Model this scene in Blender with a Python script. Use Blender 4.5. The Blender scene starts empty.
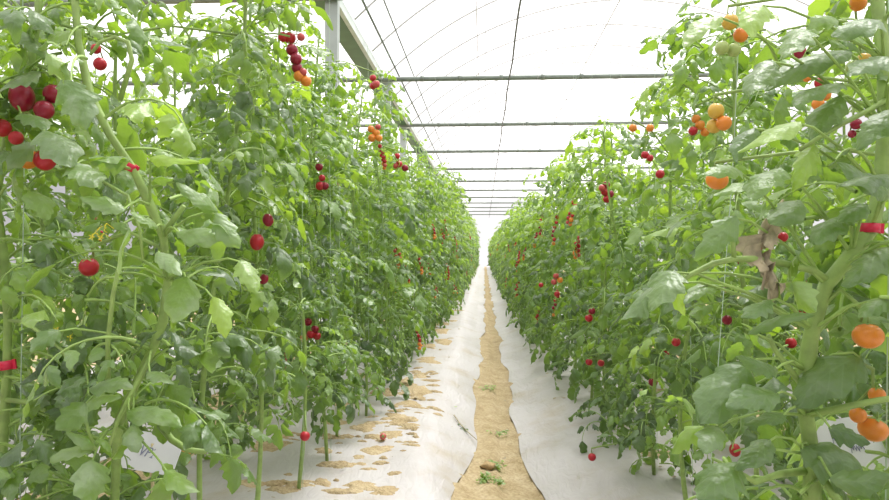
import bpy, math, random
import numpy as np
from mathutils import Vector, Matrix

C = bpy.context.scene.collection
scene = bpy.context.scene
RNG = random.Random(11)
PI = math.pi

# ------------------------------------------------------------------ camera
F = 680.0
CAMZ = 0.95
YAW = math.atan(39.5 / F)
PITCH = math.atan(2.0 / F)
cam_data = bpy.data.cameras.new('camera')
cam = bpy.data.objects.new('camera', cam_data)
C.objects.link(cam)
cam.location = (0, 0, CAMZ)
cam.rotation_euler = (PI / 2 + PITCH, 0, YAW)
cam_data.sensor_width = 36.0
cam_data.lens = 36.0 * F / 889.0
cam_data.clip_start = 0.02
cam_data.clip_end = 200
scene.camera = cam
CM = Matrix.Translation(cam.location) @ cam.rotation_euler.to_matrix().to_4x4()
CMI = np.array(CM.inverted())
CMN = np.array(CM)


def P(px, py, d):
    """point seen at pixel (px, py) at distance d in front of the camera"""
    v = CMN @ np.array([(px - 444.5) / F * d, (250 - py) / F * d, -d, 1.0])
    return v[:3]


def proj(p):
    v = CMI @ np.array([p[0], p[1], p[2], 1.0])
    d = -v[2]
    if d < 0.05:
        return (-9999, -9999, d)
    return (444.5 + v[0] / d * F, 250 - v[1] / d * F, d)


def nrm(v):
    v = np.asarray(v, float)
    n = np.linalg.norm(v)
    return v / n if n > 1e-9 else np.array([0, 0, 1.0])


# ------------------------------------------------------------------ materials
def new_mat(name):
    m = bpy.data.materials.new(name)
    m.use_nodes = True
    nt = m.node_tree
    nt.nodes.clear()
    out = nt.nodes.new('ShaderNodeOutputMaterial')
    return m, nt, out


def N(nt, t, **kw):
    n = nt.nodes.new(t)
    for k, v in kw.items():
        if k in n.inputs:
            n.inputs[k].default_value = v
        else:
            setattr(n, k, v)
    return n


def ramp(nt, stops):
    r = nt.nodes.new('ShaderNodeValToRGB')
    e = r.color_ramp.elements
    while len(e) < len(stops):
        e.new(0.5)
    for el, (p, c) in zip(e, stops):
        el.position = p
        el.color = (*c, 1)
    return r


def simple(name, col, rough=0.5, var=0.12, scale=30, bump=0.0, metal=0.0, spec=0.5):
    m, nt, out = new_mat(name)
    b = N(nt, 'ShaderNodeBsdfPrincipled', Roughness=rough, Metallic=metal)
    b.inputs['Specular IOR Level'].default_value = spec
    tc = N(nt, 'ShaderNodeTexCoord')
    nz = N(nt, 'ShaderNodeTexNoise', Scale=scale, Detail=4.0)
    nt.links.new(tc.outputs['Object'], nz.inputs['Vector'])
    lo = tuple(max(0, c * (1 - var)) for c in col)
    hi = tuple(min(1, c * (1 + var)) for c in col)
    r = ramp(nt, [(0.3, lo), (0.7, hi)])
    nt.links.new(nz.outputs['Fac'], r.inputs['Fac'])
    nt.links.new(r.outputs['Color'], b.inputs['Base Color'])
    if bump:
        bp = N(nt, 'ShaderNodeBump', Strength=bump, Distance=0.01)
        nt.links.new(nz.outputs['Fac'], bp.inputs['Height'])
        nt.links.new(bp.outputs['Normal'], b.inputs['Normal'])
    nt.links.new(b.outputs['BSDF'], out.inputs['Surface'])
    return m


def leaf_material(name='tomato_leaf', dmax=0.42, dcol=(0.27, 0.36, 0.21, 1)):
    m, nt, out = new_mat(name)
    L = nt.links.new
    at = N(nt, 'ShaderNodeAttribute', attribute_name='tint')
    oi = N(nt, 'ShaderNodeObjectInfo')
    uv = N(nt, 'ShaderNodeUVMap', uv_map='UVMap')
    sep = N(nt, 'ShaderNodeSeparateXYZ')
    L(uv.outputs['UV'], sep.inputs[0])
    # top face pigment by leaf tint
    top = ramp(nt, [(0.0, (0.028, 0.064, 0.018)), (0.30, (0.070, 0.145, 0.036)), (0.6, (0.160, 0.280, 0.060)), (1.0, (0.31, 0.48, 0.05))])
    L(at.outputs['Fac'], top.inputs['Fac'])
    # veins: midrib and chevron side veins in leaf uv
    au = N(nt, 'ShaderNodeMath', operation='SUBTRACT'); au.inputs[1].default_value = 0.5
    L(sep.outputs['X'], au.inputs[0])
    ab = N(nt, 'ShaderNodeMath', operation='ABSOLUTE'); L(au.outputs[0], ab.inputs[0])
    mid = N(nt, 'ShaderNodeMath', operation='LESS_THAN'); mid.inputs[1].default_value = 0.022
    L(ab.outputs[0], mid.inputs[0])
    chev = N(nt, 'ShaderNodeMath', operation='MULTIPLY_ADD')
    L(ab.outputs[0], chev.inputs[0]); chev.inputs[1].default_value = -0.55
    L(sep.outputs['Y'], chev.inputs[2])
    cm = N(nt, 'ShaderNodeMath', operation='MULTIPLY'); cm.inputs[1].default_value = 34.0
    L(chev.outputs[0], cm.inputs[0])
    cs = N(nt, 'ShaderNodeMath', operation='SINE'); L(cm.outputs[0], cs.inputs[0])
    cg = N(nt, 'ShaderNodeMath', operation='GREATER_THAN'); cg.inputs[1].default_value = 0.93
    L(cs.outputs[0], cg.inputs[0])
    vein = N(nt, 'ShaderNodeMath', operation='MAXIMUM'); L(mid.outputs[0], vein.inputs[0]); L(cg.outputs[0], vein.inputs[1])
    vf = N(nt, 'ShaderNodeMath', operation='MULTIPLY'); vf.inputs[1].default_value = 0.14
    L(vein.outputs[0], vf.inputs[0])
    mv = N(nt, 'ShaderNodeMixRGB'); mv.inputs['Color2'].default_value = (0.30, 0.44, 0.20, 1)
    L(vf.outputs[0], mv.inputs['Fac']); L(top.outputs['Color'], mv.inputs['Color1'])
    # mottling; its pale patches also paint a sheen into the colour
    tc = N(nt, 'ShaderNodeTexCoord')
    nz = N(nt, 'ShaderNodeTexNoise', Scale=22.0, Detail=3.0)
    L(tc.outputs['Object'], nz.inputs['Vector'])
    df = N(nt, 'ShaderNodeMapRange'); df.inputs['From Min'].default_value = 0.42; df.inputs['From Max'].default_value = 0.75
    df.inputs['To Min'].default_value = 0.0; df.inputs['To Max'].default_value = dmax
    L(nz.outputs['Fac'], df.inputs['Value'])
    pale_sheen = N(nt, 'ShaderNodeMixRGB'); pale_sheen.inputs['Color2'].default_value = dcol
    L(df.outputs[0], pale_sheen.inputs['Fac']); L(mv.outputs['Color'], pale_sheen.inputs['Color1'])
    # underside is paler
    geo = N(nt, 'ShaderNodeNewGeometry')
    und = N(nt, 'ShaderNodeMixRGB'); und.inputs['Color2'].default_value = (0.20, 0.31, 0.12, 1)
    bf = N(nt, 'ShaderNodeMath', operation='MULTIPLY'); bf.inputs[1].default_value = 0.55
    L(geo.outputs['Backfacing'], bf.inputs[0]); L(bf.outputs[0], und.inputs['Fac']); L(pale_sheen.outputs['Color'], und.inputs['Color1'])
    hs = N(nt, 'ShaderNodeHueSaturation')
    vr = N(nt, 'ShaderNodeMapRange'); vr.inputs['To Min'].default_value = 0.88; vr.inputs['To Max'].default_value = 1.14
    L(oi.outputs['Random'], vr.inputs['Value']); L(vr.outputs[0], hs.inputs['Value']); L(und.outputs['Color'], hs.inputs['Color'])
    b = N(nt, 'ShaderNodeBsdfPrincipled', Roughness=0.40)
    b.inputs['Specular IOR Level'].default_value = 1.0
    b.inputs['Sheen Weight'].default_value = 0.3
    b.inputs['Sheen Roughness'].default_value = 0.4
    L(hs.outputs['Color'], b.inputs['Base Color'])
    bp = N(nt, 'ShaderNodeBump', Strength=0.08, Distance=0.004)
    L(cs.outputs[0], bp.inputs['Height'])
    n3 = N(nt, 'ShaderNodeTexNoise', Scale=75.0, Detail=2.0)
    L(tc.outputs['Object'], n3.inputs['Vector'])
    bp2 = N(nt, 'ShaderNodeBump', Strength=0.55, Distance=0.006)
    L(n3.outputs['Fac'], bp2.inputs['Height']); L(bp.outputs['Normal'], bp2.inputs['Normal'])
    L(bp2.outputs['Normal'], b.inputs['Normal'])
    tr = N(nt, 'ShaderNodeBsdfTranslucent')
    tcol = ramp(nt, [(0.0, (0.10, 0.20, 0.015)), (0.5, (0.32, 0.52, 0.03)), (1.0, (0.55, 0.80, 0.04))])
    L(at.outputs['Fac'], tcol.inputs['Fac']); L(tcol.outputs['Color'], tr.inputs['Color'])
    mx = N(nt, 'ShaderNodeMixShader', Fac=0.42)
    L(b.outputs['BSDF'], mx.inputs[1]); L(tr.outputs['BSDF'], mx.inputs[2])
    L(mx.outputs[0], out.inputs['Surface'])
    return m


def film_material(name, dirt=0.0):
    m, nt, out = new_mat(name)
    L = nt.links.new
    tr = N(nt, 'ShaderNodeBsdfTransparent'); tr.inputs['Color'].default_value = (0.97, 0.96, 0.98, 1)
    tl = N(nt, 'ShaderNodeBsdfTranslucent')
    tc = N(nt, 'ShaderNodeTexCoord')
    nz = N(nt, 'ShaderNodeTexNoise', Scale=0.8, Detail=5.0)
    L(tc.outputs['Object'], nz.inputs['Vector'])
    r = ramp(nt, [(0.35, (0.90, 0.885, 0.90)), (0.65, (0.96, 0.95, 0.97))])
    L(nz.outputs['Fac'], r.inputs['Fac']); L(r.outputs['Color'], tl.inputs['Color'])
    mx = N(nt, 'ShaderNodeMixShader', Fac=0.55)
    L(tr.outputs[0], mx.inputs[1]); L(tl.outputs[0], mx.inputs[2])
    L(mx.outputs[0], out.inputs['Surface'])
    return m


def soil_material():
    m, nt, out = new_mat('dry_soil')
    L = nt.links.new
    b = N(nt, 'ShaderNodeBsdfPrincipled', Roughness=0.95)
    b.inputs['Specular IOR Level'].default_value = 0.15
    tc = N(nt, 'ShaderNodeTexCoord')
    n1 = N(nt, 'ShaderNodeTexNoise', Scale=9.0, Detail=8.0, Roughness=0.65)
    n2 = N(nt, 'ShaderNodeTexNoise', Scale=70.0, Detail=4.0)
    L(tc.outputs['Object'], n1.inputs['Vector']); L(tc.outputs['Object'], n2.inputs['Vector'])
    r = ramp(nt, [(0.25, (0.33, 0.25, 0.13)), (0.5, (0.46, 0.365, 0.22)), (0.75, (0.55, 0.455, 0.30))])
    L(n1.outputs['Fac'], r.inputs['Fac'])
    r2 = ramp(nt, [(0.35, (0.62, 0.58, 0.5)), (0.6, (1, 1, 1))])
    L(n2.outputs['Fac'], r2.inputs['Fac'])
    mu = N(nt, 'ShaderNodeMixRGB', blend_type='MULTIPLY', Fac=0.6)
    L(r.outputs['Color'], mu.inputs['Color1']); L(r2.outputs['Color'], mu.inputs['Color2'])
    L(mu.outputs['Color'], b.inputs['Base Color'])
    ad = N(nt, 'ShaderNodeMath', operation='ADD'); L(n1.outputs['Fac'], ad.inputs[0]); L(n2.outputs['Fac'], ad.inputs[1])
    bp = N(nt, 'ShaderNodeBump', Strength=0.6, Distance=0.02)
    L(ad.outputs[0], bp.inputs['Height']); L(bp.outputs['Normal'], b.inputs['Normal'])
    L(b.outputs['BSDF'], out.inputs['Surface'])
    return m


def mulch_material():
    m, nt, out = new_mat('white_mulch_film')
    L = nt.links.new
    b = N(nt, 'ShaderNodeBsdfPrincipled', Roughness=0.42)
    b.inputs['Specular IOR Level'].default_value = 0.4
    tc = N(nt, 'ShaderNodeTexCoord')
    n1 = N(nt, 'ShaderNodeTexNoise', Scale=3.5, Detail=6.0, Roughness=0.6)
    L(tc.outputs['Object'], n1.inputs['Vector'])
    r = ramp(nt, [(0.30, (0.39, 0.34, 0.28)), (0.45, (0.445, 0.418, 0.405)), (0.7, (0.48, 0.458, 0.457))])
    L(n1.outputs['Fac'], r.inputs['Fac'])
    L(r.outputs['Color'], b.inputs['Base Color'])
    mp = N(nt, 'ShaderNodeMapping'); mp.inputs['Scale'].default_value = (14, 4, 8); mp.inputs['Rotation'].default_value = (0, 0, 0.5)
    L(tc.outputs['Object'], mp.inputs['Vector'])
    n2 = N(nt, 'ShaderNodeTexNoise', Scale=1.6, Detail=5.0, Distortion=1.2)
    L(mp.outputs[0], n2.inputs['Vector'])
    bp = N(nt, 'ShaderNodeBump', Strength=0.35, Distance=0.02)
    L(n2.outputs['Fac'], bp.inputs['Height']); L(bp.outputs['Normal'], b.inputs['Normal'])
    L(b.outputs['BSDF'], out.inputs['Surface'])
    return m


def fruit_material(name, a, b_, rough=0.3):
    m, nt, out = new_mat(name)
    L = nt.links.new
    b = N(nt, 'ShaderNodeBsdfPrincipled', Roughness=rough)
    b.inputs['Specular IOR Level'].default_value = 0.5
    tc = N(nt, 'ShaderNodeTexCoord')
    nz = N(nt, 'ShaderNodeTexNoise', Scale=35.0, Detail=3.0)
    L(tc.outputs['Object'], nz.inputs['Vector'])
    r = ramp(nt, [(0.35, a), (0.65, b_)])
    L(nz.outputs['Fac'], r.inputs['Fac']); L(r.outputs['Color'], b.inputs['Base Color'])
    tr = N(nt, 'ShaderNodeBsdfTranslucent'); L(r.outputs['Color'], tr.inputs['Color'])
    mx = N(nt, 'ShaderNodeMixShader', Fac=0.15); L(b.outputs[0], mx.inputs[1]); L(tr.outputs[0], mx.inputs[2])
    L(mx.outputs[0], out.inputs['Surface'])
    return m


M = {
    'leaf': leaf_material(),
    'lit_tone': leaf_material('lit_tone_leaf', 0.85, (0.40, 0.49, 0.35, 1)),  # paler leaf copy, painting the light on the near left leaves
    'stem': simple('green_stem', (0.25, 0.36, 0.095), 0.55, 0.2, 40, 0.1),
    'petiole': simple('green_leafstalk', (0.27, 0.40, 0.10), 0.55, 0.2, 40),
    'film': film_material('white_roof_film'),
    'soil': soil_material(),
    'mulch': mulch_material(),
    'steel': simple('galvanised_steel', (0.17, 0.20, 0.17), 0.45, 0.12, 12, 0, 0.2),
    'hoop': simple('pale_steel_pipe', (0.55, 0.55, 0.55), 0.5, 0.1, 10),
    'wire': simple('dark_wire', (0.10, 0.11, 0.10), 0.6, 0.2, 20),
    'gutter': simple('green_grey_gutter', (0.055, 0.15, 0.05), 0.5, 0.15, 6, 0, 0.1),
    'lip': simple('pale_gutter_lip', (0.52, 0.57, 0.54), 0.5, 0.1, 6, 0, 0.1),
    'post': simple('white_painted_post', (0.40, 0.44, 0.42), 0.5, 0.08, 6),
    'twine': simple('pale_twine', (0.42, 0.54, 0.40), 0.7, 0.1, 40),
    'clip': simple('red_plastic', (0.62, 0.015, 0.06), 0.35, 0.1, 40),
    'card': simple('white_card', (0.62, 0.62, 0.64), 0.6, 0.04, 20),
    'stake': simple('bamboo_stake', (0.50, 0.42, 0.22), 0.7, 0.2, 30),
    'ink': simple('faded_ink', (0.20, 0.21, 0.30), 0.7, 0.1, 30),
    'dry': simple('withered_leaf', (0.36, 0.31, 0.20), 0.85, 0.35, 60, 0.3),
    'flower': simple('yellow_petal', (0.78, 0.66, 0.05), 0.6, 0.1, 40),
    'red': fruit_material('red_tomato', (0.46, 0.012, 0.026), (0.55, 0.028, 0.040)),
    'crimson': fruit_material('crimson_tomato', (0.25, 0.008, 0.028), (0.35, 0.014, 0.040)),
    'pink': fruit_material('pink_tomato', (0.56, 0.07, 0.08), (0.62, 0.12, 0.11)),
    'orange': fruit_material('orange_tomato', (0.78, 0.235, 0.03), (0.84, 0.32, 0.05)),
    'yellow': fruit_material('yellow_tomato', (0.66, 0.40, 0.05), (0.72, 0.48, 0.09)),
    'green': fruit_material('unripe_tomato', (0.36, 0.46, 0.13), (0.44, 0.54, 0.19)),
    'clod': simple('soil_clod', (0.40, 0.28, 0.14), 0.95, 0.25, 60, 0.5),
}


# ------------------------------------------------------------------ mesh builder
class MB:
    def __init__(self):
        self.v, self.f, self.uv, self.t, self.mi, self.n = [], [], [], [], [], 0
        self.smooth = True

    def add(self, verts, faces, uv=None, tint=0.4, mat=0):
        verts = np.asarray(verts, float)
        self.v.append(verts)
        n = self.n
        self.f.extend([tuple(i + n for i in f) for f in faces])
        self.uv.append(np.asarray(uv, float) if uv is not None else np.full((len(verts), 2), 0.25))
        self.t.append(np.full(len(verts), tint))
        self.mi.extend([mat] * len(faces))
        self.n += len(verts)

    def tube(self, pts, radii, sides=6, mat=0, cap=True, tint=0.4):
        pts = [np.asarray(p, float) for p in pts]
        if not hasattr(radii, '__len__'):
            radii = [radii] * len(pts)
        V, Fc = [], []
        ref = np.array([0.31, 0.87, 0.12])
        for i, p in enumerate(pts):
            a = pts[max(i - 1, 0)]; b = pts[min(i + 1, len(pts) - 1)]
            d = nrm(b - a)
            u = np.cross(d, ref)
            if np.linalg.norm(u) < 0.1:
                u = np.cross(d, np.array([1.0, 0.1, 0]))
            u = nrm(u); w = np.cross(d, u)
            for k in range(sides):
                an = 2 * PI * k / sides
                V.append(p + radii[i] * (math.cos(an) * u + math.sin(an) * w))
        for i in range(len(pts) - 1):
            for k in range(sides):
                k2 = (k + 1) % sides
                Fc.append((i * sides + k, i * sides + k2, (i + 1) * sides + k2, (i + 1) * sides + k))
        if cap:
            Fc.append(tuple(range(sides - 1, -1, -1)))
            b0 = (len(pts) - 1) * sides
            Fc.append(tuple(b0 + k for k in range(sides)))
        self.add(V, Fc, None, tint, mat)

    def box(self, c, s, rot=None, mat=0):
        sx, sy, sz = [x / 2 for x in s]
        V = np.array([(x, y, z) for x in (-sx, sx) for y in (-sy, sy) for z in (-sz, sz)])
        if rot is not None:
            V = V @ np.array(rot).T
        V = V + np.array(c)
        Fc = [(0, 1, 3, 2), (4, 6, 7, 5), (0, 4, 5, 1), (2, 3, 7, 6), (0, 2, 6, 4), (1, 5, 7, 3)]
        self.add(V, Fc, None, 0.4, mat)

    def build(self, name, mats, parent=None, smooth=True):
        me = bpy.data.meshes.new(name)
        V = np.concatenate(self.v) if self.v else np.zeros((0, 3))
        me.from_pydata(V.tolist(), [], self.f)
        if not isinstance(mats, (list, tuple)):
            mats = [mats]
        for m in mats:
            me.materials.append(m)
        if len(mats) > 1:
            me.polygons.foreach_set('material_index', self.mi)
        if smooth:
            me.polygons.foreach_set('use_smooth', [True] * len(me.polygons))
        T = np.concatenate(self.t); U = np.concatenate(self.uv)
        a = me.attributes.new('tint', 'FLOAT', 'POINT')
        a.data.foreach_set('value', T)
        ul = me.uv_layers.new(name='UVMap')
        li = np.zeros(len(me.loops), dtype=np.int32)
        me.loops.foreach_get('vertex_index', li)
        ul.data.foreach_set('uv', U[li].ravel())
        me.update()
        return link(name, me, parent)


def link(name, data, parent=None):
    o = bpy.data.objects.new(name, data)
    C.objects.link(o)
    if parent is not None:
        o.parent = parent
    return o


def tag(o, label=None, cat=None, group=None, kind=None):
    if label: o['label'] = label
    if cat: o['category'] = cat
    if group: o['group'] = group
    if kind: o['kind'] = kind
    return o


def empty(name, loc, rz=0.0):
    o = bpy.data.objects.new(name, None)
    C.objects.link(o)
    o.location = loc
    o.rotation_euler = (0, 0, rz)
    o.empty_display_size = 0.05
    return o


# ------------------------------------------------------------------ leaves
def leaflet_grid(n, cols, rng, wid=0.30, lobe=0.22, bend=0.8, fold=0.25, ruff=0.05):
    """a softly lobed tomato leaflet of unit length along +Y, upper face +Z"""
    us = np.linspace(-1, 1, cols)
    V, U = [], []
    ph1 = rng.uniform(0, 6.28)
    kl = (rng.uniform(2.6, 4.2), rng.uniform(2.6, 4.2))
    pl = (rng.uniform(-.6, .6), rng.uniform(-.6, .6))
    asym = rng.uniform(-0.10, 0.10)
    twist = rng.uniform(-0.5, 0.5)
    sway = rng.uniform(-0.10, 0.10)
    fat = rng.uniform(0.62, 0.85)
    for i in range(n + 1):
        t = i / n
        w = wid * (max(0.0, math.sin(PI * min(1, (t * 0.97 + 0.02)) ** fat)) ** 0.72) * (1.12 - 0.22 * t)
        if i == 0: w = 0.012
        if i == n: w = 0.006
        for u in us:
            au = abs(u)
            sd = 1 if u > 0 else 0
            fr = (kl[sd] * t ** 0.9 + pl[sd]) % 1.0
            wave = 1.0 - 2.0 * abs(fr - 0.62) / 0.62 if fr < 0.62 else 1.0 - 2.0 * (fr - 0.62) / 0.38
            wave = 0.75 * wave - 0.15
            amp = lobe * (0.5 + 0.5 * (1 - t)) if 0 < i < n else 0
            ww = w * (1 + amp * wave * au ** 2 + asym * (1 if u > 0 else -1))
            x = u * ww + sway * math.sin(PI * t)
            y = t + 0.22 * ww * au + 0.16 * amp * au ** 2 * max(0, wave)
            z = -fold * abs(u * ww) * (0.6 + au * 0.6) + ruff * au ** 2 * math.sin(t * 9 + ph1 + (2 if u > 0 else 0)) * wid * 2
            if cols >= 5 and 0.3 < au < 0.7:
                z += 0.03 * wid * (1 + math.sin(t * 16 + ph1))
            ta = twist * t
            x, z = x * math.cos(ta) - z * math.sin(ta), x * math.sin(ta) + z * math.cos(ta)
            if abs(bend) > 1e-3:
                a = bend * min(y, 1.03)
                yy = math.sin(a) / bend + z * math.sin(a)
                zz = -(1 - math.cos(a)) / bend + z * math.cos(a)
            else:
                yy, zz = y, z
            V.append((x, yy, zz)); U.append((0.5 + 0.5 * u, t))
    Fc = []
    for i in range(n):
        for k in range(cols - 1):
            a = i * cols + k
            Fc.append((a, a + 1, a + cols + 1, a + cols))
    return np.array(V), Fc, np.array(U)


def bank(n, cols, count, seed):
    r = random.Random(seed)
    out = []
    for _ in range(count):
        out.append(leaflet_grid(n, cols, r, r.uniform(0.23, 0.36), r.uniform(0.14, 0.46), r.uniform(0.2, 1.7), r.uniform(0.0, 0.7), r.uniform(0.03, 0.14)))
    return out


BANK = {0: bank(16, 5, 28, 1), 1: bank(10, 5, 24, 2), 2: bank(5, 3, 16, 3)}


def frame(d, n):
    d = nrm(d)
    x = np.cross(d, n)
    if np.linalg.norm(x) < 1e-3:
        x = np.cross(d, np.array([0.3, 0.9, 0.2]))
    x = nrm(x)
    z = np.cross(x, d)
    return np.stack([x, d, z], axis=1)


def put_leaflet(mb, lod, rng, base, d, n, length, tint, ok=None):
    V, Fc, U = rng.choice(BANK[lod])
    R = frame(d, n)
    W = (V * length) @ R.T + base
    if ok is not None and not ok(base + nrm(d) * length * 0.45, length):
        return False
    mb.add(W, Fc, U, tint, 0)
    return True


UP = np.array([0, 0, 1.0])


def compound_leaf(mb, rng, o, az, elev, L, droop, lod, tint, ok=None, pet=None):
    n = 7
    pts = [np.asarray(o, float)]
    hd = np.array([math.cos(az), math.sin(az), 0])
    side_curve = rng.uniform(-0.4, 0.4)
    for i in range(n):
        t = (i + 0.5) / n
        e = elev - droop * t ** 1.2
        a2 = az + side_curve * t
        hd = np.array([math.cos(a2), math.sin(a2), 0])
        pts.append(pts[-1] + (hd * math.cos(e) + UP * math.sin(e)) * L / n)
    if pet is None:
        pet = mb
    def at(t):
        k = min(t * n, n - 1e-6); i = int(k); f = k - i
        return pts[i] * (1 - f) + pts[i + 1] * f, nrm(pts[i + 1] - pts[i])
    if lod <= 1 and (ok is None or all(ok(pts[q_], 0.01) for q_ in (2, 3, 4, 5, 6))):
        pet.tube(pts, [0.0030 - 0.0019 * i / n for i in range(n + 1)], 4 if lod else 5, 1, False)
    specs = [(0.36, 0.27), (0.60, 0.33), (0.82, 0.30)]
    if lod == 2:
        specs = [(0.42, 0.34), (0.75, 0.36)]
    for t, s in specs:
        p, d = at(t + rng.uniform(-0.05, 0.05))
        side = nrm(np.cross(d, UP + 0.0001))
        nup = nrm(np.cross(side, d))
        for sg in (-1, 1):
            if rng.random() < 0.06:
                continue
            ang = math.radians(rng.uniform(45, 80))
            dd = nrm(d * math.cos(ang) + side * sg * math.sin(ang) + UP * rng.uniform(-0.55, 0.15))
            nn = nrm(nup + side * sg * rng.uniform(-0.1, 0.5) + np.array([rng.uniform(-.35, .35) for _ in range(3)]))
            ll = L * s * rng.uniform(0.75, 1.2)
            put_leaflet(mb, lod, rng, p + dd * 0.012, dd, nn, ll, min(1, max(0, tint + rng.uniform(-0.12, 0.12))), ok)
        if lod == 0 and rng.random() < 0.8:
            p2, d2 = at(min(0.95, t + 0.1))
            dd = nrm(d2 * 0.5 + side * rng.choice((-1, 1)) + UP * rng.uniform(-0.3, 0.2))
            put_leaflet(mb, 1, rng, p2, dd, nup, L * 0.11, tint, ok)
    p, d = at(0.995)
    side = nrm(np.cross(d, UP + 0.0001))
    nn = nrm(np.cross(side, d) + np.array([rng.uniform(-.3, .3) for _ in range(3)]))
    put_leaflet(mb, lod, rng, p, d + UP * rng.uniform(-0.3, 0.1), nn, L * (0.42 if lod < 2 else 0.5) * rng.uniform(0.85, 1.15), min(1, max(0, tint + rng.uniform(-.1, .1))), ok)


def stem_path(rng, H, lean=(0, 0), wig=0.03, n=14):
    a, b = rng.uniform(0, 6), rng.uniform(0, 6)
    pts = []
    for i in range(n + 1):
        t = i / n
        pts.append(np.array([lean[0] * t + wig * math.sin(5 * t + a) - wig * math.sin(a), lean[1] * t + wig * math.sin(6 * t + b) - wig * math.sin(b), H * t]))
    return pts


def path_at(pts, z):
    for i in range(len(pts) - 1):
        if pts[i][2] <= z <= pts[i + 1][2]:
            f = (z - pts[i][2]) / max(1e-6, pts[i + 1][2] - pts[i][2])
            return pts[i] * (1 - f) + pts[i + 1] * f
    return pts[-1] if z > pts[-1][2] else pts[0]


def make_foliage(rng, pts, H, z0, lod, step, extra, L0, L1, ok=None, dark=0.0):
    """leaves up a stem in a spiral, shorter towards the tip, plus side-shoot leaves"""
    mb = MB()
    z = z0
    az = rng.uniform(0, 6.28)
    while z < H:
        p = path_at(pts, z)
        t = z / H
        L = rng.uniform(L0, L1) * (1.0 if t < 0.8 else 1.0 - 1.7 * (t - 0.8))
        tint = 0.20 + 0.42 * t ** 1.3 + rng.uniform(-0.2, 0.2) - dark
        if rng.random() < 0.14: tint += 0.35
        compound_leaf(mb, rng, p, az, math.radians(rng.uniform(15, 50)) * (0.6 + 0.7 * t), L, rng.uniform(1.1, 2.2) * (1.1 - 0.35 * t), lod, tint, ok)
        az += 2.4 + rng.uniform(-0.4, 0.4)
        z += step * rng.uniform(0.7, 1.3)
    for _ in range(extra):
        z = rng.uniform(z0, H * 0.97)
        p = path_at(pts, z) + np.array([rng.uniform(-.12, .12), rng.uniform(-.12, .12), 0])
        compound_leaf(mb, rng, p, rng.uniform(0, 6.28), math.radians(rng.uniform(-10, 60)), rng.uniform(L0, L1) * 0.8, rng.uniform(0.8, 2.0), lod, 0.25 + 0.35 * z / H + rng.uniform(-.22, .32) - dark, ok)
    return mb


def make_stem(pts, r0, r1, sides=7, knots=True):
    mb = MB()
    n = len(pts)
    rad = [r0 + (r1 - r0) * i / (n - 1) for i in range(n)]
    if knots:
        rad = [r * (1.18 if i % 3 == 1 else 1.0) for i, r in enumerate(rad)]
    mb.tube(pts, rad, sides)
    return mb


# ------------------------------------------------------------------ tomatoes
def tomato_mesh(name, mat, elong=1.0, nu=16, nv=10, calyx=True):
    mb = MB()
    V, Fc = [], []
    for j in range(nv + 1):
        th = PI * j / nv
        for k in range(nu):
            a = 2 * PI * k / nu
            r = math.sin(th)
            z = math.cos(th) * elong
            if th < 0.5:
                z -= 0.16 * (1 - th / 0.5) ** 2
            rr = r * (1 + 0.012 * math.cos(5 * a) * (1 if th < 1.2 else 0))
            V.append((rr * math.cos(a), rr * math.sin(a), z))
    for j in range(nv):
        for k in range(nu):
            k2 = (k + 1) % nu
            Fc.append((j * nu + k, (j + 1) * nu + k, (j + 1) * nu + k2, j * nu + k2))
    mb.add(V, Fc, None, 0.4, 0)
    mats = [mat]
    if calyx:
        mats.append(M['stem'])
        zt = elong * 0.90
        for k in range(5):
            a = 2 * PI * k / 5
            ca, sa = math.cos(a), math.sin(a)
            q = lambda r, s, z: (r * ca - s * sa, r * sa + s * ca, z)
            mb.add([q(0, -.07, zt + .05), q(0, .07, zt + .05), q(.35, .13, zt + .02), q(.35, -.13, zt + .02), q(.8, 0, zt - .12 + .16 * (k % 2)), q(.35, 0, zt + .07)],
                   [(0, 1, 5), (1, 2, 5), (2, 4, 5), (4, 3, 5), (3, 0, 5)], None, .4, 1)
        mb.tube([(0, 0, zt), (0.03, 0, zt + .3), (0.12, 0, zt + .55)], .07, 5, 1)
    o = mb.build(name, mats)
    me = o.data
    bpy.data.objects.remove(o)
    return me


TOM = {}
for k in ('red', 'crimson', 'pink', 'orange', 'yellow', 'green'):
    for e in (0.86, 1.0, 1.22):
        TOM[k, e] = tomato_mesh('tomato', M[k], e)
LOWTOM = {k: tomato_mesh('tomato', M[k], 1.1, 8, 6, False) for k in ('red', 'crimson', 'pink', 'orange')}


def add_tomato(parent, p, r, col, elong=1.0, rng=RNG):
    o = link('tomato', TOM[col, elong], parent)
    o.location = tuple(p)
    o.scale = (r, r, r)
    o.rotation_euler = (rng.uniform(-0.35, 0.35), rng.uniform(-0.35, 0.35), rng.uniform(0, 6.28))
    return o


def truss_geometry(rng, side):
    """stalk points and fruit places of a hanging truss, starting at the origin and reaching to +X"""
    L = rng.uniform(0.14, 0.22)
    pts = []
    for i in range(8):
        t = i / 7
        pts.append(np.array([0.11 * math.sin(min(1, t * 1.4) * PI / 2) + 0.01 * t, 0.02 * math.sin(3 * t), 0.03 * math.sin(PI * min(1, t * 2)) - L * max(0, t - 0.25) / 0.75]))
    fr = []
    n = rng.randint(6, 10)
    for i in range(n):
        t = 0.42 + 0.56 * i / (n - 1)
        k = t * 7; j = int(min(6, k)); p = pts[j] * (1 - (k - j)) + pts[j + 1] * (k - j)
        fr.append(p + np.array([rng.uniform(-.004, .006), (0.016 if i % 2 else -0.016), -0.008]))
    return pts, fr


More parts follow.
